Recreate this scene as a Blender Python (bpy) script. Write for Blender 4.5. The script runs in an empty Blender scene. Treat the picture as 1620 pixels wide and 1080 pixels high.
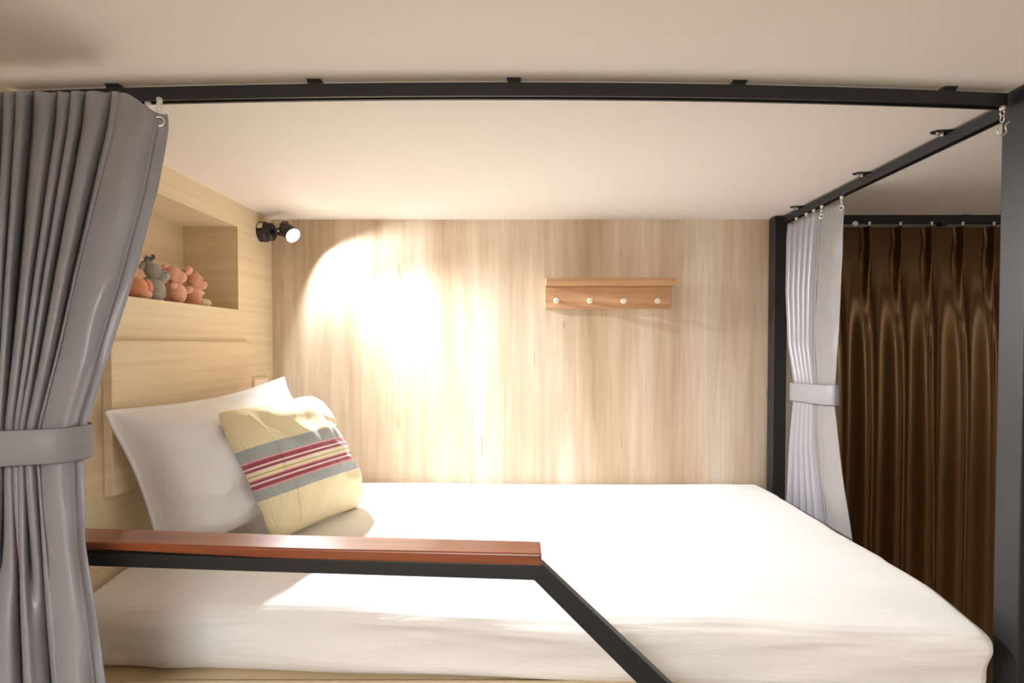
import bpy, bmesh, math, random
from mathutils import Vector, Matrix, noise
random.seed(4)
S = bpy.context.scene
COL = S.collection
# ------------------------------------------------------------------ camera
F = 870.0; W_, H_ = 1620.0, 1080.0
PITCH = math.radians(1.2)
CX = 826.0; CY = 545.0 + F * math.tan(PITCH)
ZC = 2.05                                   # eye height above the floor (top bunk)
cd = bpy.data.cameras.new('camera'); cam = bpy.data.objects.new('camera', cd); COL.objects.link(cam)
cd.sensor_width = 36.0; cd.lens = F / W_ * 36.0; cd.clip_start = 0.02
cd.shift_x = (810 - CX) / W_; cd.shift_y = (CY - 540) / W_
cam.location = (0, 0, ZC); cam.rotation_euler = (math.pi / 2 - PITCH, 0, 0)
S.camera = cam
# ------------------------------------------------------------------ world, exposure
S.view_settings.view_transform = 'Standard'; S.view_settings.look = 'None'
S.view_settings.gamma = 1.0; S.view_settings.use_curve_mapping = False
S.view_settings.exposure = 1.2
wd = bpy.data.worlds.new('world'); S.world = wd; wd.use_nodes = True
wd.node_tree.nodes['Background'].inputs[0].default_value = (1.0, 0.93, 0.84, 1)
wd.node_tree.nodes['Background'].inputs[1].default_value = 0.02
S.cycles.max_bounces = 10; S.cycles.diffuse_bounces = 7; S.cycles.sample_clamp_indirect = 8.0

def area(name, loc, rot, sx, sy, e, c):
    l = bpy.data.lights.new(name, 'AREA'); l.shape = 'RECTANGLE'; l.size = sx; l.size_y = sy
    l.energy = e; l.color = c
    o = bpy.data.objects.new(name, l); COL.objects.link(o); o.location = loc; o.rotation_euler = rot
# unseen area lamps at ceiling height, added as fill light from the aisle side
area('aisle_fill_light', (-0.3, -1.5, 2.5), (0, 0, 0), 1.0, 0.5, 34, (0.93, 0.96, 1.0))
area('aisle_fill_light', (2.6, 0.2, 2.5), (0, 0, 0), 0.5, 0.5, 4, (1.0, 0.95, 0.88))

# ------------------------------------------------------------------ pixel <-> world (for reading positions off the lens)
Fv = Vector((0, math.cos(PITCH), -math.sin(PITCH))); Uv = Vector((0, math.sin(PITCH), math.cos(PITCH)))
def ray(px, py): return Fv + Vector(((px - CX) / F, 0, 0)) - Uv * ((py - CY) / F)
def PY(px, py, Y): d = ray(px, py); d = d * (Y / d.y); return Vector((d.x, d.y, d.z + ZC))
def PX(px, py, X): d = ray(px, py); d = d * (X / d.x); return Vector((d.x, d.y, d.z + ZC))
def PZ(px, py, Z): d = ray(px, py); d = d * ((Z - ZC) / d.z); return Vector((d.x, d.y, Z))
def lerp(a, b, t): return a + (b - a) * t
def interp(rows, t, k):
    if t <= rows[0][0]: return lerp(rows[0][k], rows[1][k], (t - rows[0][0]) / (rows[1][0] - rows[0][0]))
    for a, b in zip(rows, rows[1:]):
        if t <= b[0]:
            u = (t - a[0]) / (b[0] - a[0]); u2 = u
            return lerp(a[k], b[k], u2)
    return rows[-1][k]
def sstep(a, b, x):
    t = min(1, max(0, (x - a) / (b - a))); return t * t * (3 - 2 * t)

# ------------------------------------------------------------------ materials
def mat(name, col, rough=0.5, metal=0.0, **kw):
    m = bpy.data.materials.new(name); m.use_nodes = True
    b = m.node_tree.nodes['Principled BSDF']
    b.inputs['Base Color'].default_value = (*col, 1); b.inputs['Roughness'].default_value = rough
    b.inputs['Metallic'].default_value = metal
    for k, v in kw.items(): b.inputs[k.replace('_', ' ')].default_value = v
    return m
def nd(m, t, **kw):
    n = m.node_tree.nodes.new(t)
    for k, v in kw.items(): setattr(n, k, v)
    return n
def lk(m, a, b): m.node_tree.links.new(a, b)
def tex(m, kind, scale, coords='Object', **inp):
    tc = nd(m, 'ShaderNodeTexCoord'); mp = nd(m, 'ShaderNodeMapping'); mp.inputs['Scale'].default_value = scale
    lk(m, tc.outputs[coords], mp.inputs[0]); n = nd(m, kind); lk(m, mp.outputs[0], n.inputs['Vector'])
    for k, v in inp.items(): n.inputs[k].default_value = v
    return n
def ramp(m, src, stops):
    r = nd(m, 'ShaderNodeValToRGB'); e = r.color_ramp.elements
    while len(e) < len(stops): e.new(0.5)
    for x, (p, c) in zip(e, stops): x.position = p; x.color = (*c, 1) if len(c) == 3 else c
    lk(m, src, r.inputs[0]); return r
def mix(m, fac, a, b, mode='MIX'):
    n = nd(m, 'ShaderNodeMix', data_type='RGBA', blend_type=mode)
    if hasattr(fac, 'links') or hasattr(fac, 'is_linked'): lk(m, fac, n.inputs[0])
    else: n.inputs[0].default_value = fac
    for v, i in ((a, 6), (b, 7)):
        if isinstance(v, tuple): n.inputs[i].default_value = (*v, 1)
        else: lk(m, v, n.inputs[i])
    return n.outputs[2]
def bump(m, src, strength, dist=0.002):
    b = nd(m, 'ShaderNodeBump'); b.inputs['Strength'].default_value = strength; b.inputs['Distance'].default_value = dist
    lk(m, src, b.inputs['Height']); lk(m, b.outputs[0], m.node_tree.nodes['Principled BSDF'].inputs['Normal'])
def base(m, out): lk(m, out, m.node_tree.nodes['Principled BSDF'].inputs['Base Color'])

M = {}
M['ceiling'] = mat('ceiling_paint', (0.80, 0.75, 0.69), 0.7)
n = tex(M['ceiling'], 'ShaderNodeTexNoise', (90, 90, 90), Scale=1.0); bump(M['ceiling'], n.outputs[0], 0.1, 0.001)
M['plaster'] = mat('plaster', (0.62, 0.575, 0.52), 0.8)
n = tex(M['plaster'], 'ShaderNodeTexNoise', (60, 60, 60), Scale=1.0); bump(M['plaster'], n.outputs[0], 0.15, 0.001)
M['floor'] = mat('floor_vinyl', (0.35, 0.22, 0.12), 0.5)
n = tex(M['floor'], 'ShaderNodeTexNoise', (1.5, 14, 1), Scale=1.0, Detail=5.0)
base(M['floor'], ramp(M['floor'], n.outputs[0], [(0.3, (0.26, 0.22, 0.17)), (0.7, (0.36, 0.31, 0.25))]).outputs[0])

# pale oak laminate behind the bed: vertical plank tones, fine grain, short dark checks
m = M['oak'] = mat('pale_oak_laminate', (0.6, 0.45, 0.3), 0.42)
n1 = tex(m, 'ShaderNodeTexNoise', (4.6, 1, 0.50), Scale=1.0, Detail=4.0, Roughness=0.55, Distortion=0.25)
c1 = ramp(m, n1.outputs[0], [(0.30, (0.44, 0.315, 0.195)), (0.43, (0.58, 0.445, 0.315)), (0.55, (0.68, 0.565, 0.435)), (0.68, (0.80, 0.73, 0.64))]).outputs[0]
n2 = tex(m, 'ShaderNodeTexNoise', (55, 1, 2.2), Scale=1.0, Detail=5.0, Roughness=0.65)
c2 = ramp(m, n2.outputs[0], [(0.3, (0.72, 0.66, 0.60)), (0.62, (1, 1, 1))]).outputs[0]
c = mix(m, 0.6, c1, c2, 'MULTIPLY')
n3 = tex(m, 'ShaderNodeTexNoise', (75, 1, 4.5), Scale=1.0, Detail=2.0, Roughness=0.5, Distortion=0.4)
k3 = ramp(m, n3.outputs[0], [(0.255, (1, 1, 1)), (0.295, (0, 0, 0))]).outputs[0]
c = mix(m, k3, c, (0.42, 0.30, 0.19))
n4 = tex(m, 'ShaderNodeTexVoronoi', (5.0, 1, 1.6), Scale=1.0, Randomness=1.0)
k4 = ramp(m, n4.outputs['Distance'], [(0.025, (1, 1, 1)), (0.06, (0, 0, 0))]).outputs[0]
c = mix(m, k4, c, (0.50, 0.37, 0.24))
base(m, c); bump(m, n2.outputs[0], 0.12, 0.001)

# cream wood-grain laminate of the head end (grain runs along Y)
m = M['cream'] = mat('cream_laminate', (0.78, 0.6, 0.36), 0.45)
n1 = tex(m, 'ShaderNodeTexNoise', (3, 1.1, 60), Scale=1.0, Detail=4.0, Roughness=0.6)
base(m, ramp(m, n1.outputs[0], [(0.3, (0.66, 0.53, 0.34)), (0.65, (0.75, 0.625, 0.43))]).outputs[0])
m = M['shelfwood'] = mat('rack_wood', (0.6, 0.33, 0.16), 0.4)
n1 = tex(m, 'ShaderNodeTexNoise', (2.4, 20, 55), Scale=1.0, Detail=4.0, Distortion=0.6)
base(m, ramp(m, n1.outputs[0], [(0.3, (0.44, 0.235, 0.11)), (0.7, (0.60, 0.36, 0.19))]).outputs[0])
m = M['redwood'] = mat('varnished_red_wood', (0.3, 0.07, 0.02), 0.28, Coat_Weight=0.5, Coat_Roughness=0.15)
n1 = tex(m, 'ShaderNodeTexNoise', (2.5, 60, 60), Scale=1.0, Detail=5.0, Roughness=0.6)
base(m, ramp(m, n1.outputs[0], [(0.3, (0.17, 0.034, 0.010)), (0.7, (0.30, 0.075, 0.022))]).outputs[0])
M['knob'] = mat('pale_birch', (0.82, 0.74, 0.62), 0.4)
m = M['steel'] = mat('black_powder_coat', (0.009, 0.0095, 0.011), 0.45)
n1 = tex(m, 'ShaderNodeTexNoise', (400, 400, 400), Scale=1.0); bump(m, n1.outputs[0], 0.15, 0.0005)
M['chrome'] = mat('zinc', (0.72, 0.7, 0.66), 0.25, 1.0)
M['plastic'] = mat('white_plastic', (0.78, 0.76, 0.70), 0.4)
M['sticker'] = mat('paper_label', (0.78, 0.72, 0.48), 0.6)
m = M['sheet'] = mat('white_cotton', (0.83, 0.815, 0.80), 0.75, Sheen_Weight=0.15)
n1 = tex(m, 'ShaderNodeTexNoise', (3.5, 13, 18), Scale=1.0, Detail=4.0, Distortion=0.8); bump(m, n1.outputs[0], 0.5, 0.010)
M['pillow'] = mat('white_pillowcase', (0.82, 0.81, 0.81), 0.75, Sheen_Weight=0.15)
n1 = tex(M['pillow'], 'ShaderNodeTexNoise', (14, 9, 9), Scale=1.0, Detail=3.0, Distortion=1.0); bump(M['pillow'], n1.outputs[0], 0.45, 0.010)
m = M['grey'] = mat('grey_satin', (0.27, 0.262, 0.285), 0.34, Sheen_Weight=0.2)
n1 = tex(m, 'ShaderNodeTexNoise', (9, 9, 3), Scale=1.0, Detail=4.0); bump(m, n1.outputs[0], 0.25, 0.006)
m = M['lining'] = mat('grey_satin_hem', (0.24, 0.225, 0.22), 0.35)
n1 = tex(m, 'ShaderNodeTexNoise', (12, 12, 8), Scale=1.0, Detail=4.0); bump(m, n1.outputs[0], 0.4, 0.006)
M['tie'] = mat('grey_tieback_cloth', (0.26, 0.25, 0.265), 0.55)
m = M['brown'] = mat('bronze_satin', (0.11, 0.052, 0.014), 0.32, Metallic=0.0, Sheen_Weight=0.0)
m.node_tree.nodes['Principled BSDF'].inputs['Metallic'].default_value = 0.55
m.node_tree.nodes['Principled BSDF'].inputs['Base Color'].default_value = (0.088, 0.041, 0.009, 1)
M['dark'] = mat('dark_gap', (0.03, 0.025, 0.02), 0.8)
for k, c in dict(plush_grey=(0.28, 0.27, 0.22), plush_pink=(0.72, 0.36, 0.25), plush_rose=(0.62, 0.30, 0.20),
                 plush_orange=(0.62, 0.23, 0.10), plush_cream=(0.70, 0.55, 0.36), plush_dark=(0.05, 0.045, 0.04)).items():
    M[k] = mat(k, c, 0.9, Sheen_Weight=0.5)
    n1 = tex(M[k], 'ShaderNodeTexNoise', (300, 300, 300), Scale=1.0); bump(M[k], n1.outputs[0], 0.5, 0.002)
m = M['glow'] = mat('lamp_lens', (1, 1, 1), 0.3)
b = m.node_tree.nodes['Principled BSDF']; b.inputs['Emission Color'].default_value = (1, 0.93, 0.85, 1); b.inputs['Emission Strength'].default_value = 25

# cushion: knit cream cloth with a grey band and burgundy stripes woven across it (uses its UVs)
m = M['cushion'] = mat('striped_knit', (0.8, 0.65, 0.3), 0.85, Sheen_Weight=0.2)
uv = nd(m, 'ShaderNodeUVMap', uv_map='UVMap'); sp = nd(m, 'ShaderNodeSeparateXYZ'); lk(m, uv.outputs[0], sp.inputs[0])
Y_ = (0.80, 0.69, 0.43); G_ = (0.36, 0.38, 0.36); R_ = (0.33, 0.06, 0.09); W2 = (0.78, 0.70, 0.60); P_ = (0.70, 0.36, 0.33); T_ = (0.42, 0.33, 0.15)
bands = [(0.0, Y_), (0.310, G_), (0.385, P_), (0.395, R_), (0.422, W2), (0.436, R_), (0.455, P_), (0.464, Y_), (0.484, T_), (0.492, Y_), (0.508, W2),
         (0.516, R_), (0.536, W2), (0.550, R_), (0.582, P_), (0.590, G_), (0.68, Y_)]
r = nd(m, 'ShaderNodeValToRGB'); r.color_ramp.interpolation = 'CONSTANT'; e = r.color_ramp.elements
while len(e) < len(bands): e.new(0.9)
for x, (p, c) in zip(e, bands): x.position = p; x.color = (*c, 1)
lk(m, sp.outputs[1], r.inputs[0]); base(m, r.outputs[0])
wv = nd(m, 'ShaderNodeTexWave', wave_type='BANDS', bands_direction='X'); wv.inputs['Scale'].default_value = 32; wv.inputs['Distortion'].default_value = 0.6
lk(m, uv.outputs[0], wv.inputs['Vector']); bump(m, wv.outputs['Fac'], 0.35, 0.002)

# ------------------------------------------------------------------ mesh helpers
def link(name, bm, m, parent=None, smooth=False, bevel=0.0, recalc=True, mods=()):
    if recalc: bmesh.ops.recalc_face_normals(bm, faces=bm.faces)
    me = bpy.data.meshes.new(name); bm.to_mesh(me); bm.free()
    o = bpy.data.objects.new(name, me); COL.objects.link(o); me.materials.append(m)
    if smooth:
        for p in me.polygons: p.use_smooth = True
    if bevel:
        b = o.modifiers.new('bevel', 'BEVEL'); b.width = bevel; b.segments = 3; b.limit_method = 'ANGLE'; b.angle_limit = 0.6
    if parent is not None:
        o.parent = parent; o.matrix_parent_inverse = Matrix.Translation(parent.location).inverted()
    return o
def thing(name, label, cat, loc, group=None):
    o = bpy.data.objects.new(name, None); COL.objects.link(o); o.location = loc; o.empty_display_size = 0.05
    o['label'] = label; o['category'] = cat
    if group: o['group'] = group
    return o
def tag(o, label, cat, group=None):
    o['label'] = label; o['category'] = cat
    if group: o['group'] = group
    return o
def struct(name, bm, m, **k):
    o = link(name, bm, m, **k); o['kind'] = 'structure'; return o
def NB(): return bmesh.new()
def box(bm, x0, x1, y0, y1, z0, z1):
    vs = [bm.verts.new((x, y, z)) for x in (x0, x1) for y in (y0, y1) for z in (z0, z1)]
    for f in ((0, 1, 3, 2), (4, 6, 7, 5), (0, 4, 5, 1), (2, 3, 7, 6), (0, 2, 6, 4), (1, 5, 7, 3)): bm.faces.new([vs[i] for i in f])
def prism(bm, rings, closed_ends=True, loop=False):
    """rings: lists of points with equal length, joined side by side"""
    R = [[bm.verts.new(p) for p in r] for r in rings]; n = len(R[0])
    pairs = list(zip(R, R[1:])) + ([(R[-1], R[0])] if loop else [])
    for a, b in pairs:
        for i in range(n): bm.faces.new((a[i], a[(i + 1) % n], b[(i + 1) % n], b[i]))
    if closed_ends and not loop:
        bm.faces.new(R[0]); bm.faces.new(R[-1][::-1])
def frame(d):
    d = d.normalized(); a = Vector((0, 0, 1)) if abs(d.z) < 0.9 else Vector((0, 1, 0))
    s = d.cross(a).normalized(); return s, s.cross(d).normalized()
def tube(bm, pts, r, n=10, closed=False):
    pts = [Vector(p) for p in pts]; rings = []
    for i, p in enumerate(pts):
        if closed: d = pts[(i + 1) % len(pts)] - pts[i - 1]
        else: d = pts[min(i + 1, len(pts) - 1)] - pts[max(i - 1, 0)]
        rr = r[i] if isinstance(r, (list, tuple)) else r
        if i == 0: s, u = frame(d)
        else:
            dn = d.normalized(); s = (s - dn * s.dot(dn)).normalized(); u = s.cross(dn)
        rings.append([p + s * math.cos(2 * math.pi * k / n) * rr + u * math.sin(2 * math.pi * k / n) * rr for k in range(n)])
    prism(bm, rings, loop=closed)
def lathe(bm, p, d, prof, n=28):
    """prof = [(distance along d, radius)]"""
    p = Vector(p); d = Vector(d).normalized(); s, u = frame(d)
    prism(bm, [[p + d * a + (s * math.cos(2 * math.pi * k / n) + u * math.sin(2 * math.pi * k / n)) * max(r, 1e-4) for k in range(n)] for a, r in prof])
def bar(bm, a, b, w, h, up=(0, 0, 1)):
    """rectangular bar; w across, h along up"""
    a, b = Vector(a), Vector(b); d = (b - a).normalized(); s = d.cross(Vector(up)).normalized(); u = s.cross(d)
    prism(bm, [[p + s * x * w / 2 + u * y * h / 2 for x, y in ((-1, -1), (1, -1), (1, 1), (-1, 1))] for p in (a, b)])
def grid(bm, nu, nv, fn, uvs=False):
    V = [[bm.verts.new(fn(i / nu, j / nv)) for j in range(nv + 1)] for i in range(nu + 1)]
    L = bm.loops.layers.uv.new('UVMap') if uvs else None
    for i in range(nu):
        for j in range(nv):
            f = bm.faces.new((V[i][j], V[i + 1][j], V[i + 1][j + 1], V[i][j + 1]))
            if L:
                for lo, (a, b) in zip(f.loops, ((i, j), (i + 1, j), (i + 1, j + 1), (i, j + 1))): lo[L].uv = (a / nu, b / nv)
    return V
def solid(o, t, off=0):
    s = o.modifiers.new('solidify', 'SOLIDIFY'); s.thickness = t; s.offset = off

# ------------------------------------------------------------------ the room
XL, YB, CZ = -0.994, 2.20, ZC + 0.496
XR, YF = 3.4, -1.9
bm = NB(); box(bm, XL - 0.3, XR, YF, YB + 0.1, -0.1, 0); struct('floor', bm, M['floor'])
bm = NB(); box(bm, XL - 0.3, XR, YF, YB + 0.1, CZ, CZ + 0.1); struct('ceiling', bm, M['ceiling'])
bm = NB(); box(bm, XL - 0.3, XR, YB, YB + 0.1, 0, CZ); struct('wall_back', bm, M['plaster'])
bm = NB(); box(bm, XR, XR + 0.1, YF, YB + 0.1, 0, CZ); struct('wall_right', bm, M['plaster'])
bm = NB(); box(bm, XL - 0.3, XR, YF - 0.1, YF, 0, CZ); struct('wall_front', bm, M['plaster'])
# laminate sheet lining the back wall of the bunk
bm = NB(); box(bm, XL, 0.985, YB - 0.008, YB, 0.9, CZ); struct('trim_1', bm, M['oak'])
# head-end wall with its recessed niche
NY0, NY1, NZ0, NZ1, NX = 1.16, 1.930, ZC + 0.122, ZC + 0.412, -1.185
bm = NB()
box(bm, -1.29, NX, YF, YB, 0, CZ)
box(bm, NX, XL, YF, NY0, 0, CZ); box(bm, NX, XL, NY1, YB, 0, CZ)
box(bm, NX, XL, NY0, NY1, 0, NZ0); box(bm, NX, XL, NY0, NY1, NZ1, CZ)
struct('wall_left', bm, M['cream'])

# raised backrest board on the head-end wall
bm = NB(); box(bm, XL, XL + 0.022, 1.30, 1.975, ZC - 0.362, ZC + 0.010)
tag(link('headboard', bm, M['cream'], bevel=0.002), 'low raised cream wood-grain board on the wall behind the white pillow', 'headboard')
# small wall box by the corner
t = thing('wall_socket', 'small pale cream wall box peeking out above the white pillow near the corner', 'socket', (XL, 2.06, ZC - 0.17))
bm = NB(); box(bm, XL, XL + 0.012, 2.0, 2.12, ZC - 0.215, ZC - 0.122); link('back_box', bm, M['cream'], t, bevel=0.002)
bm = NB(); box(bm, XL + 0.012, XL + 0.018, 2.006, 2.114, ZC - 0.209, ZC - 0.128); link('face_plate', bm, mat('cream_plate', (0.8, 0.68, 0.5), 0.4), t, bevel=0.002)

# ------------------------------------------------------------------ bunk frame
PB = (0.969, 1.020, 2.12, 2.17)          # back post x0 x1 y0 y1
PF = (0.955, 1.012, 1.047, 1.105)        # front post
fr = thing('bunk_bed_frame', 'black steel bunk bed frame with posts, sloping guard rail and red wood handrail', 'bed frame', (0, 1.6, 0))
for q in (PB, PF):
    bm = NB(); box(bm, *q, 0, CZ - (0.0 if q is PF else 0.004)); link('post', bm, M['steel'], fr, bevel=0.003)
# guard rail tube then diagonal going down (front plane)
GL = PY(-40, 872, 1.005); G1 = PY(850, 904.5, 0.972); G1b = PY(853, 901, 0.972); G2 = PY(1240, 1273, 0.972)
def gp(px, py, Y=0.972): return PY(px, py, Y)
bm = NB()
def ring4(pt, pb, dep): return [pt, pb, pb + Vector((0, dep, 0)), pt + Vector((0, dep, 0))]
prism(bm, [ring4(gp(-45, 866, 0.985), gp(-45, 889, 0.985), 0.028), ring4(gp(400, 882, 0.966), gp(400, 904, 0.966), 0.028), ring4(gp(858, 893, 0.952), gp(845, 918, 0.952), 0.028),
           ring4(gp(1270, 1282, 0.952), gp(1210, 1283, 0.952), 0.028)])
link('guard_rail', bm, M['steel'], fr, bevel=0.002)
# red wood cap on the rail
bm = NB()
def cap(px, pback, pfront, pbot, yb, yf):
    a, b, c = PY(px, pback, yb), PY(px, pfront, yf), PY(px, pbot, yf)
    a.x = b.x; a.z = b.z
    return [a, b, c, Vector((a.x, a.y, c.z))]
prism(bm, [cap(-45, 822, 853, 864, 1.045, 0.975), cap(130, 828, 857, 868, 1.04, 0.968), cap(420, 840, 866, 883, 1.02, 0.952), cap(857, 855, 876, 895.5, 1.0, 0.938)])
link('handrail', bm, M['redwood'], fr, bevel=0.0035)['label'] = 'varnished reddish wood handrail'
# slatted base with front fascia and foot rail
bm = NB(); box(bm, XL + 0.002, 0.952, 1.149, YB - 0.012, ZC - 0.80, ZC - 0.708); link('bed_base', bm, M['cream'], fr, bevel=0.003)
bm = NB(); box(bm, XL + 0.002, 0.952, 1.108, 1.136, ZC - 0.87, ZC - 0.700); link('side_board', bm, M['cream'], fr, bevel=0.004)
bm = NB(); box(bm, 0.955, 0.985, 1.107, 2.118, ZC - 0.82, ZC - 0.76); link('foot_rail', bm, M['steel'], fr, bevel=0.002)

# ------------------------------------------------------------------ mattress in its white sheet
MX0, MX1, MY0, MY1, MZ0, MZ1 = -0.990, 0.943, 1.135, 2.178, ZC - 0.706, ZC - 0.545
def mattress():
    bm = NB(); hx, hy, hz = (MX1 - MX0) / 2, (MY1 - MY0) / 2, (MZ1 - MZ0) / 2
    c = Vector(((MX0 + MX1) / 2, (MY0 + MY1) / 2, (MZ0 + MZ1) / 2)); r = 0.034
    nx, ny, nz = 150, 84, 18; seen = {}
    def lin(n, h):                        # finer spacing near the ends
        return [h * (0.86 * u + 0.14 * u ** 7 if False else u) for u in (2 * i / n - 1 for i in range(n + 1))]
    ax, ay, az = lin(nx, hx), lin(ny, hy), lin(nz, hz)
    def V(x, y, z):
        k = (round(x, 5), round(y, 5), round(z, 5))
        if k in seen: return seen[k]
        p = Vector((x, y, z)); q = Vector((max(-hx + r, min(hx - r, x)), max(-hy + r, min(hy - r, y)), max(-hz + r, min(hz - r, z))))
        d = p - q
        if d.length > 1e-6:
            nrm = d.normalized(); p = q + nrm * r
        else: nrm = Vector((0, 0, 1))
        X, Y = p.x + c.x, p.y + c.y
        top = sstep(0.0, hz, p.z)
        # soft filling: sags along the edges, puffs in the middle
        p.z += top * (0.012 * (1 - (x / hx) ** 4) * (1 - (y / hy) ** 4) - 0.002)
        p.z += top * 0.006 * noise.noise(Vector((X * 2.2, Y * 3.0, 0)))
        # long soft creases on the top towards the foot
        cr = math.sin((Y - 1.1 + 0.25 * X) * 46 + 2 * noise.noise(Vector((X * 2, Y * 2, 5))))
        p.z += top * 0.0022 * max(0, cr) ** 3 * sstep(0.0, 0.7, X) * sstep(-0.1, 0.2, noise.noise(Vector((X * 1.6, Y * 3, 3))) + 0.1)
        # front drape: horizontal rolls of cloth and a tucked corner
        if y < -hy + 0.07:
            k = sstep(-hy + 0.07, -hy, y)
            w = noise.noise(Vector((X * 1.1, p.z * 11 + X * 1.2, 1.7)))
            w2 = noise.noise(Vector((X * 3.5, p.z * 20 - X * 3, 9)))
            p.y += k * (0.022 * w + 0.008 * w2); p.z += k * top * 0.010 * noise.noise(Vector((X * 2.1, 0, 8)))
            e = (X + 0.80) / 0.055; 
            p.y += -k * 0.010 * math.exp(-(e - (p.z / hz) * -0.6) ** 2)
        if x > hx - 0.06:
            k = sstep(hx - 0.06, hx, x)
            p.x += k * 0.010 * noise.noise(Vector((Y * 7, p.z * 14, 4)))
        # corners droop
        rr = (max(0, abs(x) - hx + 0.14) / 0.14) * (max(0, abs(y) - hy + 0.14) / 0.14)
        p.z -= top * rr * (0.004 if x > 0 else -0.002)
        p.z -= top * 0.024 * sstep(-hy + 0.17, -hy - 0.03, y)
        p.y += (hy - p.y) / (2 * hy) * lerp(0.050, -0.068, (p.x + hx) / (2 * hx))
        v = bm.verts.new(p + c); seen[k] = v; return v
    def quad(a, out):
        n_ = (a[1].co - a[0].co).cross(a[2].co - a[0].co) + (a[2].co - a[0].co).cross(a[3].co - a[0].co)
        bm.faces.new(a if n_.dot(Vector(out)) > 0 else a[::-1])
    for i in range(nx):
        for j in range(ny):
            for z in (az[0], az[-1]): quad([V(ax[i], ay[j], z), V(ax[i + 1], ay[j], z), V(ax[i + 1], ay[j + 1], z), V(ax[i], ay[j + 1], z)], (0, 0, z))
        for k in range(nz):
            for y in (ay[0], ay[-1]): quad([V(ax[i], y, az[k]), V(ax[i + 1], y, az[k]), V(ax[i + 1], y, az[k + 1]), V(ax[i], y, az[k + 1])], (0, y, 0))
    for j in range(ny):
        for k in range(nz):
            for x in (ax[0], ax[-1]): quad([V(x, ay[j], az[k]), V(x, ay[j + 1], az[k]), V(x, ay[j + 1], az[k + 1]), V(x, ay[j], az[k + 1])], (x, 0, 0))
    return bm
tag(link('mattress', mattress(), M['sheet'], smooth=True, recalc=False), 'mattress fitted with a smooth white cotton sheet on the bunk', 'mattress')

# ------------------------------------------------------------------ pillows
def cushion_mesh(c00, c10, c11, c01, nrm, th, pinch=0.06, wr=0.004, seed=0.0, back=0.7, flange=0.0, n=64, bow=(0.0, 0.0), crn=0.0, sag=1.0, ridge=0.0, top_pinch=0.055):
    """closed pillow between four corners (u then v), thickness th along nrm"""
    c00, c10, c11, c01 = map(Vector, (c00, c10, c11, c01)); nrm = Vector(nrm).normalized(); bm = NB()
    L = bm.loops.layers.uv.new('UVMap')
    ctr = (c00 + c10 + c11 + c01) / 4
    def P(u, v, side):
        a, b = 2 * u - 1, 2 * v - 1
        # edges draw in between the corners
        a2 = a * (1 - pinch * (1 - b * b)); b2 = b * (1 - (top_pinch if b > 0 else pinch) * (1 - a * a))
        cr_ = (abs(a) ** 7) * (abs(b) ** 7) * crn; a2 *= 1 - cr_; b2 *= 1 - cr_
        uu, vv = (a2 + 1) / 2, (b2 + 1) / 2
        p = c00 * (1 - uu) * (1 - vv) + c10 * uu * (1 - vv) + c11 * uu * vv + c01 * (1 - uu) * vv
        fa = max(0.0, 1 - (abs(a) / (1 - flange)) ** 2.6) if abs(a) < 1 - flange else 0.0
        fb = max(0.0, 1 - (abs(b) / (1 - flange * .6)) ** 2.6) if abs(b) < 1 - flange * .6 else 0.0
        bs = 2 * v ** sag - 1
        fb = max(0.0, 1 - (abs(bs) / (1 - flange * .6)) ** 2.6) if abs(bs) < 1 - flange * .6 else 0.0
        t = (fa ** 0.5) * (fb ** 0.5)
        t2 = th * t * (0.55 if side > 0 else -0.45 * back)
        w = wr * noise.noise(Vector((u * 3.2, v * 5.5, seed + side))) + wr * 0.6 * noise.noise(Vector((u * 9, v * 7, seed + 3 + side))) + wr * 0.7 * (0.5 - abs(noise.noise(Vector((u * 5 + v * 3, v * 4 - u * 3, seed + 9)))) * 2)
        t2 += ridge * side * (math.exp(-((abs(a) - 1 + flange * 1.1) / .014) ** 2)) * (1 - b ** 8)
        rim = (0.0012 if side > 0 else -0.0012) * (1 if (abs(a) < .999 and abs(b) < .999) else 0)
        return p + nrm * (t2 + w * min(1, t * 2) + rim + bow[0] * (1 - a * a) + bow[1] * (1 - b * b))
    F_ = [[bm.verts.new(P(i / n, j / n, 1)) for j in range(n + 1)] for i in range(n + 1)]
    B_ = [[F_[i][j] if i in (0, n) or j in (0, n) else bm.verts.new(P(i / n, j / n, -1)) for j in range(n + 1)] for i in range(n + 1)]
    for G in (F_, B_):
        for i in range(n):
            for j in range(n):
                ids = ((i, j), (i + 1, j), (i + 1, j + 1), (i, j + 1))
                f = bm.faces.new([G[a][b] for a, b in ids])
                for lo, (a, b) in zip(f.loops, ids): lo[L].uv = (a / n, b / n)
    return bm, P
# bed pillow, propped against the head-end wall
bl, br = PY(268, 905, 1.34), PY(560, 790, 1.98)
bl = Vector((-0.905, 1.355, ZC - 0.530)); br = Vector((-0.73, 1.97, ZC - 0.530))
tl = PY(156, 647, 1.25); tr = PY(452, 592, 1.97)
e1, e2 = br - bl, tl - bl
pn = Vector((0.97, -0.16, 0.10)).normalized()
bm, P = cushion_mesh(bl, br, tr, tl, pn, 0.265, pinch=0.07, top_pinch=0.135, wr=0.014, seed=2.2, flange=0.06, back=0.12, crn=0.03, sag=0.66, ridge=0.003, n=90)
tag(link('bed_pillow', bm, M['pillow'], smooth=True), 'large white pillow propped against the head-end wall', 'pillow')
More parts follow.
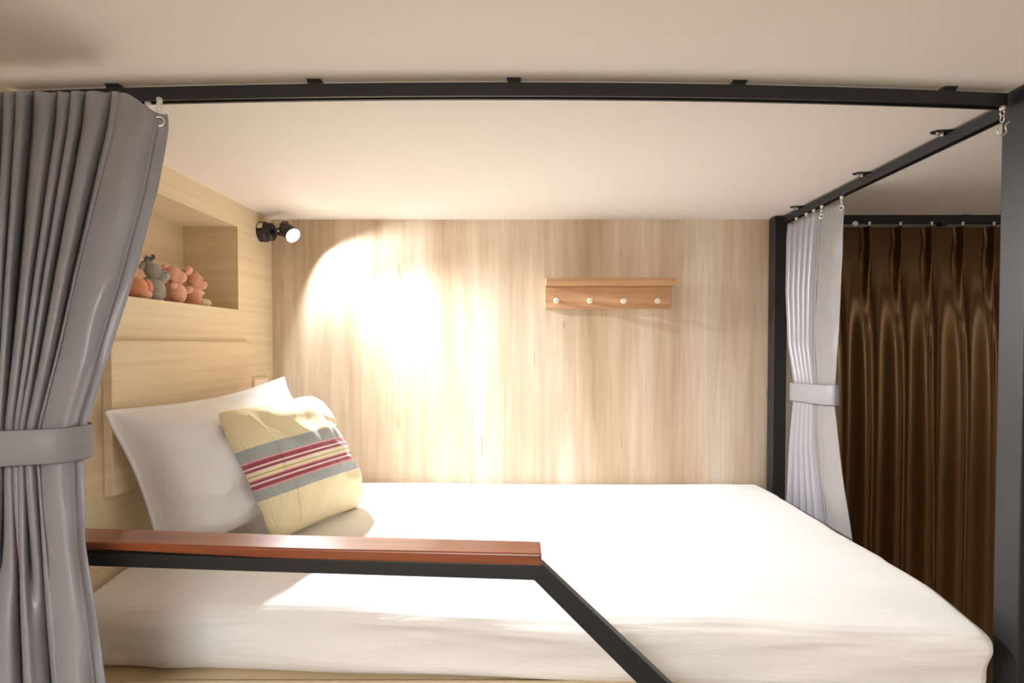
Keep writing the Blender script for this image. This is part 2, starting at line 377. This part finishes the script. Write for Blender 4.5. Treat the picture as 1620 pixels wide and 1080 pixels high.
# striped throw cushion leaning on the pillow
cbl = PY(434, 860, 1.465); cbr = PY(571, 803, 1.82); ctr_ = PY(492, 622, 1.765); ctl = PY(338, 650, 1.44)
cn = (cbr - cbl).cross(ctl - cbl).normalized()
th = thing('throw_cushion', 'cream knit cushion with grey band and burgundy stripes leaning on the white pillow', 'cushion', cbl)
bm, P = cushion_mesh(cbl, cbr, ctr_, ctl, cn, 0.23, pinch=0.055, wr=0.010, seed=7.0, back=0.35, n=72, crn=0.055)
link('cushion_cover', bm, M['cushion'], th, smooth=True)
bm = NB(); pts = [P(0.13 + 0.012 * math.sin(6 * v), v, 1) + cn * 0.0005 for v in [0.08 + 0.84 * i / 40 for i in range(41)]]
tube(bm, pts, 0.0026, 6)
L = bm.loops.layers.uv.new('UVMap'); bm.verts.ensure_lookup_table(); bm.verts.index_update()
for f in bm.faces:
    for lo in f.loops: lo[L].uv = (0.13, 0.08 + 0.84 * (lo.vert.index // 6) / 40)
link('seam_piping', bm, M['cushion'], th, smooth=True)

# ------------------------------------------------------------------ peg rack on the back wall
YW = YB - 0.008
rk = thing('coat_rack', 'brown wooden peg rack with narrow top shelf mounted on the back wall', 'coat rack', (0.34, YW, ZC + 0.2))
x0, x1 = 0.090, 0.587
bm = NB(); box(bm, x0, x1, YW - 0.016, YW, ZC + 0.141, ZC + 0.228); link('back_board', bm, M['shelfwood'], rk, bevel=0.002)
bm = NB(); box(bm, x0, x1, YW - 0.098, YW, ZC + 0.2285, ZC + 0.254); link('shelf', bm, M['shelfwood'], rk, bevel=0.002)
for px in (880.5, 933.5, 987, 1040.5):
    p = PY(px, 475.5, YW - 0.016 - 0.03)
    bm = NB(); lathe(bm, (p.x, YW - 0.016, p.z), (0, -1, 0), [(0, 0.007), (0.018, 0.0065), (0.022, 0.0105), (0.030, 0.0115), (0.034, 0.010), (0.0345, 0.004), (0.033, 0.0035)], 20)
    link('peg', bm, M['knob'], rk, smooth=False)

# ------------------------------------------------------------------ spot lamp
lp = Vector((XL, 2.10, ZC + 0.428))
lt = thing('wall_spotlight', 'small black adjustable spotlight glowing in the top left corner of the bunk', 'lamp', lp)
bm = NB(); lathe(bm, lp, (1, 0, 0), [(0, 0.038), (0.022, 0.038), (0.030, 0.034), (0.046, 0.033), (0.050, 0.028), (0.0505, 0.01)], 36); link('mounting_base', bm, M['steel'], lt, smooth=False)
bm = NB()
grid(bm, 8, 1, lambda u, v: lp + Vector((0.003 + 0.019 * v, -math.sin(lerp(.75, 1.35, u)) * 0.0386, math.cos(lerp(.75, 1.35, u)) * 0.0386)))
s_ = link('sticker', bm, M['sticker'], lt); solid(s_, 0.0006)
AIM = Vector((0.86, -0.50, -0.66)).normalized()
hc = PY(456, 366, 2.06)                          # head centre
kn = hc - Vector((0.03, 0.0, 0.0))
bm = NB(); tube(bm, [lp + Vector((0.048, 0, 0)), lp + Vector((0.060, -0.010, -0.001)), kn + Vector((0.006, 0.01, 0.002))], 0.0095, 12)
link('swivel_arm', bm, M['steel'], lt, smooth=True)
bm = NB(); lathe(bm, kn + Vector((0, 0.012, -0.002)), (0, -1, 0), [(0, 0.012), (0.004, 0.0145), (0.022, 0.0145), (0.026, 0.012)], 20); link('knuckle', bm, M['steel'], lt)
bm = NB(); lathe(bm, kn + Vector((0, -0.014, -0.002)), (0, -1, 0), [(0, 0.004), (0.002, 0.004), (0.003, 0.002)], 12); link('screw', bm, M['chrome'], lt)
bm = NB(); lathe(bm, hc - AIM * 0.030, AIM, [(0, 0.010), (0.003, 0.021), (0.010, 0.0255), (0.062, 0.0285), (0.064, 0.0275), (0.058, 0.0255), (0.05, 0.02)], 36)
link('lamp_head', bm, M['steel'], lt, smooth=False)
bm = NB(); lathe(bm, hc + AIM * 0.021, AIM, [(0, 0.0245), (0.004, 0.0248), (0.0085, 0.018), (0.010, 0.006)], 32); link('bulb_lens', bm, M['glow'], lt, smooth=True)['label'] = 'glowing white lamp lens'
bm = NB(); q0 = hc - AIM * 0.02 + Vector((0, 0, 0.018)); tube(bm, [kn + Vector((-0.004, 0, 0.008)), kn + Vector((0.004, -0.004, 0.026)), kn + Vector((0.016, -0.006, 0.036)), kn + Vector((0.028, -0.006, 0.034)), kn + Vector((0.034, -0.004, 0.022))], 0.0024, 8)
link('cable', bm, M['steel'], lt, smooth=True)
def spot(name, e, ang, blend, col, aim, size=0.012):
    l = bpy.data.lights.new(name, 'SPOT'); l.energy = e; l.spot_size = math.radians(ang); l.spot_blend = blend; l.color = col; l.shadow_soft_size = size
    o = bpy.data.objects.new(name, l); COL.objects.link(o); o.location = hc + AIM * 0.045
    o.rotation_euler = Vector(aim).to_track_quat('-Z', 'Y').to_euler(); return o
spot('spotlight_beam', 90, 96, 1.0, (0.96, 0.975, 1.0), (0.80, -0.30, -0.68))
spot('spotlight_spill', 8.5, 126, 0.45, (0.96, 0.975, 1.0), (0.74, 0.08, -0.72))

# ------------------------------------------------------------------ curtain rails
ZR = ZC + 0.488
def sweep_profile(bm, pts, prof):
    """prof in (across, up) around a path in plan"""
    rings = []
    for i, p in enumerate(pts):
        d = pts[min(i + 1, len(pts) - 1)] - pts[max(i - 1, 0)]; d.z = 0; d.normalize(); s = Vector((-d.y, d.x, 0))
        rings.append([p + s * a + Vector((0, 0, b)) for a, b in prof])
    prism(bm, rings)
# C-section: open slot underneath, rounded lips
CPROF = [(-.010, 0), (.010, 0), (.010, -.0245), (.004, -.0245), (.004, -.021), (.0075, -.021), (.0075, -.004), (-.0075, -.004), (-.0075, -.015), (-.0078, -.0165), (-.0078, -.0185), (-.0040, -.021), (-.004, -.0245), (-.010, -.0245), (-.010, -.0185), (-.0088, -.0175), (-.0088, -.0165), (-.010, -.0155)]
def bracket(par, p, d, screw=True, side=-1):
    """plate against the ceiling with a foot that clips the rail; d = direction along the rail"""
    d = d.normalized(); s = Vector((-d.y, d.x, 0)) * side
    b = NB(); a0 = p + s * -0.013; a1 = p + s * 0.036
    pr = []
    for z in (CZ - 0.0005, CZ - 0.0035):
        pr.append([Vector((q.x, q.y, z)) for q in (a0 - d * 0.013, a0 + d * 0.013, a1 + d * 0.010, a1 + d * .002 + s * 0.008, a1 - d * 0.010)])
    prism(b, pr)
    prism(b, [[Vector((q.x, q.y, z)) for q in (p - d * .012 - s * .011, p + d * .012 - s * .011, p + d * .012 + s * .012, p - d * .012 + s * .012)] for z in (CZ - 0.0035, ZR + 0.0002)])
    o = link('bracket', b, M['steel'], par)
    if screw:
        b = NB(); lathe(b, Vector((p.x, p.y, CZ - 0.0035)) + s * 0.026, (0, 0, -1), [(0, 0.0055), (0.003, 0.0055), (0.0045, 0.003)], 12)
        lathe(b, Vector((p.x, p.y, CZ - 0.0035)) + s * 0.0165, (0, 0, -1), [(0, 0.004), (0.008, 0.004), (0.009, 0.002)], 10)
        sc = link('screw', b, M['chrome'], o, recalc=True); sc.matrix_parent_inverse = Matrix.Identity(4)
    return o
def railY(px):
    return 130.0 + (15.0 if px < 800 else 17.0) * ((px - 800) / 790.0) ** 2
fpts = [PZ(px, railY(px), ZR) + Vector((0, 0.010, 0)) for px in [22 + 1572 * i / 24 for i in range(25)]]
fpts = [p if p.x < PF[0] - 0.001 else Vector((PF[0] - 0.001, p.y, p.z)) for p in fpts]
frl = thing('curtain_rail', 'long black curtain rail on the ceiling along the open front of the bunk', 'curtain rail', fpts[12], None)
bm = NB(); sweep_profile(bm, fpts, [(-a, b) for a, b in CPROF]); link('track', bm, M['steel'], frl)
for px in (178, 497, 813, 1170, 1503):
    p = PZ(px, railY(px), ZR) + Vector((0, 0.010, 0)); bracket(frl, p, Vector((1, 0, 0)), False, 1)
# side rail above the foot end
sa = Vector((0.992, 1.115, ZR)); sb = Vector((1.008, 2.115, ZR))
srl = thing('curtain_rail', 'shorter black curtain rail on the ceiling over the foot end, between the two posts', 'curtain rail', (sa + sb) / 2)
bm = NB(); sweep_profile(bm, [sa, sb], CPROF); link('track', bm, M['steel'], srl)
for Yb in (1.29, 1.60, 1.985):
    bracket(srl, lerp(sa, sb, (Yb - sa.y) / (sb.y - sa.y)), sb - sa, True, 1)
# rail of the brown drapes on the wall beyond
DY = 2.115
drl = thing('curtain_rail', 'black curtain rail carrying the brown drapes against the wall right of the bunk', 'curtain rail', (1.8, DY, ZR))
bm = NB(); sweep_profile(bm, [Vector((1.215, DY + 0.01, ZR + 0.008)), Vector((2.6, DY + 0.01, ZR + 0.008))], [(-a, b * 1.25) for a, b in CPROF]); link('track', bm, M['steel'], drl)
bm = NB(); box(bm, 1.60, 1.63, DY - 0.004, DY + 0.02, ZR - 0.032, ZR - 0.022); link('joining_clip', bm, M['steel'], drl)
bm = NB(); box(bm, 1.68, 1.71, DY - 0.012, DY + 0.024, ZR + 0.0085, CZ); link('bracket', bm, M['steel'], drl)

def chain_hook(par, top, low, r=0.007, m=None):
    """runner, links and hook from the rail down to an eyelet"""
    m = m or M['plastic']; b = NB()
    lathe(b, top + Vector((0, 0, 0.004)), (0, 0, -1), [(0, 0.0052), (0.007, 0.0052), (0.010, 0.003)], 10)
    h = top.z - low.z
    n = 3
    for k in range(n):
        zc = top.z - 0.008 - (h - 0.012) * (k + 0.5) / n; rr = (h - 0.012) / n / 2 + 0.0018; f = 0.55
        pts = []
        for i in range(14):
            a = 2 * math.pi * i / 14
            pts.append(Vector((lerp(top.x, low.x, (k + .5) / n) + (math.cos(a) * rr * f if k % 2 == 0 else 0), lerp(top.y, low.y, (k + .5) / n) + (math.cos(a) * rr * f if k % 2 else 0), zc + math.sin(a) * rr)))
        tube(b, pts, 0.0011, 6, closed=True)
    return link('hook', b, m, par, smooth=True)
def ring_eyelet(par, c, nrm, ro=0.0105, ri=0.0055):
    b = NB(); nrm = Vector(nrm).normalized(); s, u = frame(nrm); k = 24
    rings = []
    for i in range(k):
        a = 2 * math.pi * i / k; d = s * math.cos(a) + u * math.sin(a)
        rings.append([c + d * ri, c + d * (ri + .001) + nrm * .002, c + d * ((ri + ro) / 2) + nrm * .003, c + d * (ro - .001) + nrm * .0018, c + d * ro, c + d * ((ri + ro) / 2) - nrm * .001])
    prism(b, rings, loop=True); return link('eyelet', b, M['chrome'], par, smooth=True)

# ------------------------------------------------------------------ left grey curtain, tied back
#      py    xL    xP    xR    Y     amp
LROWS = [(146, -62, 192, 250, 1.006, 0.012), (160, -62, 190, 262, 1.002, 0.017), (200, -60, 184, 268, 0.990, 0.023), (300, -58, 158, 250, 0.960, 0.030), (430, -54, 124, 215, 0.93, 0.034),
         (570, -48, 92, 170, 0.905, 0.031), (672, -42, 66, 137, 0.895, 0.020), (705, -40, 62, 131, 0.893, 0.016), (735, -42, 64, 134, 0.893, 0.018), (860, -50, 74, 135, 0.89, 0.028),
         (960, -56, 82, 151, 0.885, 0.034), (1080, -60, 92, 167, 0.88, 0.040), (1500, -60, 130, 220, 0.88, 0.045)]
def csmooth(rows, t, k):
    return (interp(rows, t - 14, k) + interp(rows, t, k) * 2 + interp(rows, t + 14, k)) / 4 if t > rows[1][0] + 14 else interp(rows, t, k)
def left_pt(s, py):
    xL, xP, xR, Y, A = [csmooth(LROWS, py, k) for k in (1, 2, 3, 4, 5)]
    k = 0.72
    below = sstep(740, 1010, py)
    if s < k:
        u = s / k; ph = u * 9 + 0.25 * math.sin(u * 17 + 1) + 0.05 * math.sin(py * 0.01)
        x = lerp(xL, xP, u)
        top = math.sin(2 * math.pi * ph)
        big = math.sin(2 * math.pi * (u * 3.4 + 0.15)) + 0.2 * top
        off = lerp(top, big, below)
        # folds lean over one another
        x += lerp(5.0 * math.sin(2 * math.pi * ph + 1.2), 9.0 * math.sin(2 * math.pi * (u * 3.4 + .15) + 1.2), below) * sstep(0, .06, u) * (1 - sstep(.94, 1, u))
        dy = off * A * (0.85 + 0.3 * noise.noise(Vector((u * 5, py * 0.006, 0))))
        dy = dy * (1 - sstep(.95, 1, u)) + sstep(.95, 1, u) * (-0.0) 
        dy -= A * 0.4 * sstep(.8, 1, u)
    else:
        u = (s - k) / (1 - k); x = lerp(xP, xR, u)
        # a broad roll, then the flat hem turning back
        dy = -A * 0.4 - 0.018 * math.sin(math.pi * min(1, u * 1.25)) + 0.010 * sstep(.65, 1, u) 
        dy += -0.004 * math.exp(-((u - .76) / .02) ** 2) * 0.4
        dy += 0.006 * noise.noise(Vector((u * 2, py * 0.012, 3)))
    p = PY(x, py, Y + dy) 
    return p
lc = thing('curtain', 'grey satin curtain tied back at the left of the bunk opening', 'curtain', (-0.85, 0.95, ZC - 1.15), 'grey bunk curtains')
pys = [152 + (1420 - 152) * (i / 150) for i in range(151)]
def lfn(u, v):
    t0 = 147 + 34 * sstep(0.74, 0.98, u) - 3 * abs(math.sin(math.pi * min(u, .72) / .72 * 9))
    return left_pt(u, lerp(t0, 1420, v))
bm = NB(); grid(bm, 300, 150, lfn); o = link('curtain_cloth', bm, M['grey'], lc, smooth=True, recalc=False); solid(o, 0.0012)
lc['group'] = 'grey bunk curtains'
# tie band
def tie_band(par, fn_center, a, b, h, m, sag=0.0, tilt=0.0, n=64):
    """flattened loop around the gathered cloth"""
    bm = NB(); rings = []
    for i in range(n):
        t = 2 * math.pi * i / n; c_, s_ = math.cos(t), math.sin(t)
        x = a * math.copysign(abs(c_) ** 0.75, c_); y = b * math.copysign(abs(s_) ** 0.8, s_)
        z = tilt * x / a + sag * (1 - (x / a) ** 2)
        wob = 0.0015 * math.sin(5 * t)
        q = lambda r, zz: fn_center + Vector((x * r[0] + wob, y * r[1], z + zz))
        o1 = (1 + 0.0015 / a, 1 + 0.0025 / b)
        rings.append([q((1, 1), -h / 2), q(o1, -h / 2 + .002), q(o1, 0), q(o1, h / 2 - .002), q((1, 1), h / 2), q((1 - .001 / a, 1 - .001 / b), 0)])
    prism(bm, rings, loop=True); return link('tieback', bm, m, par, smooth=True)
cL, cR = PY(-52, 705, 0.893), PY(133.5, 705, 0.893)
tc_ = (cL + cR) / 2; tie_band(lc, Vector((tc_.x, 0.893, tc_.z)), (cR.x - cL.x) / 2, 0.048, 0.056, M['tie'], sag=0.004, tilt=0.006)
# eyelets and hooks
pe = left_pt(0.955, 193); ring_eyelet(lc, pe + Vector((0, -0.001, 0)), (0.25, -1, 0))
rt = PZ(253, railY(253), ZR) + Vector((0, 0.010, -0.026))
rt.y -= 0.012; chain_hook(lc, rt, pe + Vector((0.001, -0.006, 0.006)))
for px in (228, 188, 140, 97, 52):
    p = PZ(px, railY(px), ZR) + Vector((0, 0.010, -0.026)); chain_hook(lc, p, p + Vector((-.002, -0.006, -0.020)))

# ------------------------------------------------------------------ right grey curtain on the side rail
#      z      far   near  panel xc     amp
RROWS = [(0.448, 1243, 1333, 1296, 1.004, 0.009), (0.40, 1243, 1332, 1294, 1.004, 0.013), (0.2, 1244, 1330, 1290, 1.003, 0.016), (0.0, 1249, 1326, 1288, 1.002, 0.015), (-0.13, 1257, 1322, 1292, 1.000, 0.010),
         (-0.165, 1258, 1321, 1294, 1.000, 0.008), (-0.20, 1257, 1322, 1292, 1.000, 0.010), (-0.35, 1253, 1331, 1296, 1.002, 0.016), (-0.60, 1248, 1352, 1312, 1.010, 0.019), (-1.5, 1238, 1400, 1350, 1.02, 0.022)]
RR = [(-r[0],) + r[1:] for r in RROWS]
def right_pt(s, z):
    f, nr, pp, X, A = [interp(RR, -z, k) for k in (1, 2, 3, 4, 5)]
    k = 0.70
    if s < k:
        u = s / k; px = lerp(f, pp, u); ph = u * 5.5 + .1
        dx = A * math.sin(2 * math.pi * ph) * (1 - .8 * sstep(.9, 1, u)); px += 2.0 * math.cos(2 * math.pi * ph) * sstep(0, .1, u) * (1 - sstep(.9, 1, u))
    else:
        u = (s - k) / (1 - k); px = lerp(pp, nr, u); dx = -0.012 * math.sin(math.pi * u) * (A / .016) + 0.004 * noise.noise(Vector((u * 3, z * 8, 2)))
        dx += .004 * math.exp(-((u - .05) / .05) ** 2)
    Y = F * X / (px - CX)
    return Vector((X + dx, Y, ZC + z))
rc = thing('curtain', 'pale grey curtain tied back at the foot end beside the brown drapes', 'curtain', (1.0, 1.9, ZC - 1.2), 'grey bunk curtains')
bm = NB(); grid(bm, 150, 120, lambda u, v: right_pt(u * 0.70, 0.448 - 1.85 * v)); o = link('curtain_cloth', bm, M['grey'], rc, smooth=True, recalc=False); solid(o, 0.0012)
bm = NB(); grid(bm, 40, 120, lambda u, v: right_pt(0.70 + 0.30 * u, 0.448 - 1.85 * v)); o = link('hem_panel', bm, M['lining'], rc, smooth=True, recalc=False); solid(o, 0.0014)
def side_band():
    ya = F * 1.0 / (1254 - CX); yb = F * 1.0 / (1324 - CX); yc, a = (ya + yb) / 2, (ya - yb) / 2
    bm = NB(); n = 56; rings = []; b = 0.022; h = 0.066
    for i in range(n):
        t = 2 * math.pi * i / n; c_, s_ = math.cos(t), math.sin(t)
        y = a * math.copysign(abs(c_) ** .7, c_); x = b * math.copysign(abs(s_) ** .7, s_); z = -0.167 - 0.006 * c_
        rings.append([Vector((1.0 + x * r, yc + y * (1 + (r - 1) * .2), ZC + z + zz)) for r, zz in ((1, -h / 2), (1.08, -h / 2 + .002), (1.08, h / 2 - .002), (1, h / 2), (.95, 0))])
    prism(bm, rings, loop=True); link('tieback', bm, M['tie'], rc, smooth=True)
side_band()
for s, ch in ((0.735, True), (0.985, True)):
    p = right_pt(s, 0.428); ring_eyelet(rc, p + Vector((-0.003, 0, 0)), (-1, -0.6, 0), 0.009, 0.0045)
    chain_hook(rc, Vector((1.0, p.y, ZR - 0.026)), p + Vector((-0.004, 0, 0.003)))
for Yh in (2.02, 1.95, 1.90):
    p = Vector((1.003, Yh, ZR - 0.026)); chain_hook(rc, p, p + Vector((0, 0, -0.016)))
# spare hook left hanging at the front corner of the rails
sh = PY(1597, 168, 1.02); b = NB()
s0 = Vector((sh.x, 1.035, sh.z))
lathe(b, s0 + Vector((0, 0, 0.006)), (0, 0, -1), [(0, 0.005), (0.006, 0.005), (0.008, 0.002)], 10)
tube(b, [s0 + Vector((math.cos(a) * .004, 0, -0.006 + math.sin(a) * .007)) for a in [2 * math.pi * i / 14 for i in range(14)]], 0.0011, 6, True)
tube(b, [s0 + Vector((0, math.cos(a) * .004, -0.017 + math.sin(a) * .007)) for a in [2 * math.pi * i / 14 for i in range(14)]], 0.0011, 6, True)
pp_ = [(0.001, -.022), (-.003, -.028), (-.0075, -.036), (-.008, -.043), (-.003, -.048), (.004, -.047), (.0085, -.041), (.007, -.034), (.006, -.029), (.011, -.024), (.014, -.022)]
tube(b, [s0 + Vector((x, 0, z)) for x, z in pp_], 0.0014, 7)
tag(link('curtain_hook', b, M['chrome'], smooth=True), 'loose wire curtain hook dangling empty in the top right corner by the post', 'hook')

# ------------------------------------------------------------------ brown pinch-pleated drapes
SPC = 0.1185; DX0 = 1.20
def drape_pt(x, z):
    ph = (x - 1.325) / SPC                        # pleat at every integer
    fr_ = ph - math.floor(ph + 0.5)               # -0.5..0.5, 0 at a pinch
    dep = (ZC + 0.452 - z)                        # distance below the heading
    pin = math.exp(-((dep - 0.055) / 0.045) ** 2)
    wob = 0.18 * noise.noise(Vector((math.floor(ph + .5) * 3.1, dep * 0.9, 0))) * sstep(.1, .6, dep)
    f2 = fr_ + wob * 0.6
    wide = 0.055 + 0.30 * sstep(0.06, 0.5, dep)
    ridge = math.exp(-(f2 / max(wide, .05)) ** 2 * 1.2)
    y = DY - ridge * lerp(0.022, 0.050, sstep(0.05, 0.8, dep)) + 0.014
    # triple fingers of each pinch
    y += -0.009 * math.cos(fr_ * 2 * math.pi * 7) * math.exp(-(fr_ / .16) ** 2) * (1 - sstep(0.09, 0.22, dep))
    # secondary soft folds lower down
    y += 0.010 * math.sin(2 * math.pi * (ph * 2 + .3 + wob)) * sstep(.12, .5, dep)
    xo = x + 0.016 * math.sin(2 * math.pi * f2) * sstep(.1, .5, dep) * -0.8
    xo += -fr_ * SPC * 0.30 * pin * math.exp(-(fr_ / .3) ** 2) * 2
    return Vector((xo, y, z))
dr = thing('curtain', 'dark brown bronze satin pinch-pleated drapes hanging right of the bunk', 'curtain', (1.8, DY, 0.05))
bm = NB(); grid(bm, 620, 130, lambda u, v: drape_pt(DX0 + u * 1.35, ZC + 0.452 - (v ** 1.6) * 2.42)); o = link('drape_cloth', bm, M['brown'], dr, smooth=True, recalc=False); solid(o, 0.0012)
for k in range(-1, 11):
    x = 1.325 + k * SPC
    p = Vector((x, DY - 0.008, ZR - 0.020)); b = NB()
    lathe(b, p, (0, 0, -1), [(0, 0.0045), (0.006, 0.0045), (0.010, 0.0025), (0.018, 0.002)], 10); link('runner', b, M['plastic'], dr, smooth=True)
b = NB(); lathe(b, Vector((1.262, DY - 0.015, ZR - 0.030)), (0, -1, 0), [(0, .004), (.003, .009), (.008, .010), (.013, .007), (.015, .002)], 16)
link('end_stop', b, M['plastic'], drl, smooth=True)

# ------------------------------------------------------------------ plush toys in the niche
def ellip(bm, c, r, rot=None, seg=20):
    mt = Matrix.Translation(c) @ (rot or Matrix.Identity(4)) @ Matrix.Diagonal((*r, 1))
    bmesh.ops.create_uvsphere(bm, u_segments=seg, v_segments=seg // 2 + 2, radius=1, matrix=mt)
def rotm(x=0, y=0, z=0):
    return Matrix.Rotation(z, 4, 'Z') @ Matrix.Rotation(y, 4, 'Y') @ Matrix.Rotation(x, 4, 'X')
def blob(name, parts, m, par, vox=0.0028):
    bm = NB()
    for c, r, ro in parts: ellip(bm, c, r, ro)
    o = link(name, bm, m, par, smooth=True)
    rm = o.modifiers.new('remesh', 'REMESH'); rm.mode = 'VOXEL'; rm.voxel_size = vox; rm.use_smooth_shade = True
    sm = o.modifiers.new('smooth', 'SMOOTH'); sm.iterations = 6; sm.factor = 0.6
    return o
FZ = NZ0
def NP(px, py, X): return PX(px, py, X)
V3 = Vector
def eyes(par, pts, nr):
    for p in pts:
        b = NB(); ellip(b, p, (0.0022, 0.0022, 0.0022), seg=10); link('eye', b, M['plush_dark'], par, smooth=True)
# rightmost pink toy (rose body, cream paws)
def plush(name, label, headc, hr, bodyc, br, mh, mb, ears, arms, feet, eyeo, extra=None):
    t = thing(name, label, 'soft toy', (bodyc.x, bodyc.y, FZ), 'soft toys heaped in the niche')
    blob('body', [(bodyc, br, None)] + [(a, r, ro) for a, r, ro in arms[0]], mb, t)
    hd = blob('head', [(headc, hr[0], hr[2])] + [(headc + hr[1], hr[3], None)], mh, t)
    for e, r, ro, mm in ears:
        blob('ear', [(headc + e, r, ro)], mm, t, 0.002)
    for a, r, ro, mm in arms[1]: blob('paw', [(a, r, ro)], mm, t, 0.002)
    for a, r, ro, mm in feet: blob('foot', [(a, r, ro)], mm, t, 0.002)
    eyes(t, [headc + e for e in eyeo], None)
    if extra: extra(t)
    return t
B = V3((-1.052, 1.752, FZ + 0.030)); H = NP(309, 445, -1.045)
plush('plush_pig', 'rightmost pink soft toy in the niche, with cream paws', H, ((.023, .027, .026), V3((.012, .010, -.008)), rotm(0, 0, 0), (.018, .020, .018)),
      B, (.030, .033, .036), M['plush_pink'], M['plush_rose'],
      [(V3((-.004, -.030, .030)), (.010, .020, .013), rotm(.5), M['plush_pink']), (V3((-.01, .020, .024)), (.008, .010, .012), rotm(-.5), M['plush_pink'])],
      ([], [(B + V3((.012, -.034, .018)), (.011, .020, .011), rotm(.5), M['plush_pink']), (B + V3((.0, .046, .018)), (.009, .026, .009), rotm(-.1), M['plush_cream'])]),
      [(B + V3((.022, .034, -.0165)), (.014, .028, .0135), rotm(0, 0, -.2), M['plush_cream'])],
      [V3((.0295, -.006, .002)), V3((.0295, .006, .003))])
B = V3((-1.045, 1.655, FZ + 0.032)); H = NP(273, 434, -1.040)
plush('plush_pig', 'middle pink soft toy in the niche, its snout pointing up to the right', H, ((.023, .028, .025), V3((.012, .014, -.006)), rotm(), (.019, .021, .019)),
      B, (.032, .037, .036), M['plush_pink'], M['plush_pink'],
      [(V3((-.004, -.026, .022)), (.008, .017, .007), rotm(.35), M['plush_pink'])],
      ([], [(B + V3((.018, -.032, .020)), (.010, .015, .010), rotm(.3), M['plush_pink'])]),
      [(B + V3((.020, -.012, -.018)), (.014, .024, .013), rotm(), M['plush_rose'])],
      [V3((.027, .004, .012)), V3((.029, .013, .010))])
B = V3((-1.050, 1.560, FZ + 0.034)); H = NP(243, 430, -1.042)
def mane(t):
    b = NB()
    for k in range(7):
        q = H + V3((.002, -.034 + k * .006, .024 + .003 * math.sin(k * 1.4) + .0018 * k)); tube(b, [q, q + V3((.002, -.006, .007)), q + V3((.003, -.012, .011))], [.003, .0026, .001], 6)
    link('mane', b, M['plush_dark'], t, smooth=True)
plush('plush_donkey', 'grey long-faced soft toy in the niche with a short dark mane', H, ((.021, .036, .022), V3((.010, .020, -.008)), rotm(-.5), (.020, .024, .018)),
      B, (.033, .042, .036), M['plush_grey'], M['plush_grey'],
      [(V3((-.008, -.030, .016)), (.007, .022, .010), rotm(.7), M['plush_grey'])],
      ([], [(B + V3((.018, .010, -.010)), (.013, .022, .016), rotm(-.4), M['plush_grey'])]),
      [(B + V3((.022, -.014, -.020)), (.014, .026, .013), rotm(), M['plush_grey'])],
      [V3((.026, .000, .006)), V3((.027, .012, .000))], mane)
B = V3((-1.035, 1.470, FZ + 0.030)); H = B + V3((-.004, -.035, .040))
plush('plush_bear', 'orange-pink soft toy in the niche half hidden by the grey curtain', H, ((.024, .027, .024), V3((.012, .010, -.006)), rotm(), (.016, .018, .015)),
      B, (.030, .038, .032), M['plush_orange'], M['plush_orange'],
      [(V3((-.004, -.020, .022)), (.007, .010, .010), rotm(), M['plush_orange']), (V3((-.004, .020, .022)), (.007, .010, .010), rotm(), M['plush_orange'])],
      ([], [(B + V3((.018, .028, .006)), (.011, .014, .022), rotm(.3), M['plush_orange'])]),
      [(B + V3((.020, .012, -.017)), (.014, .026, .0125), rotm(), M['plush_rose'])],
      [V3((.026, -.008, .004)), V3((.026, .008, .004))])
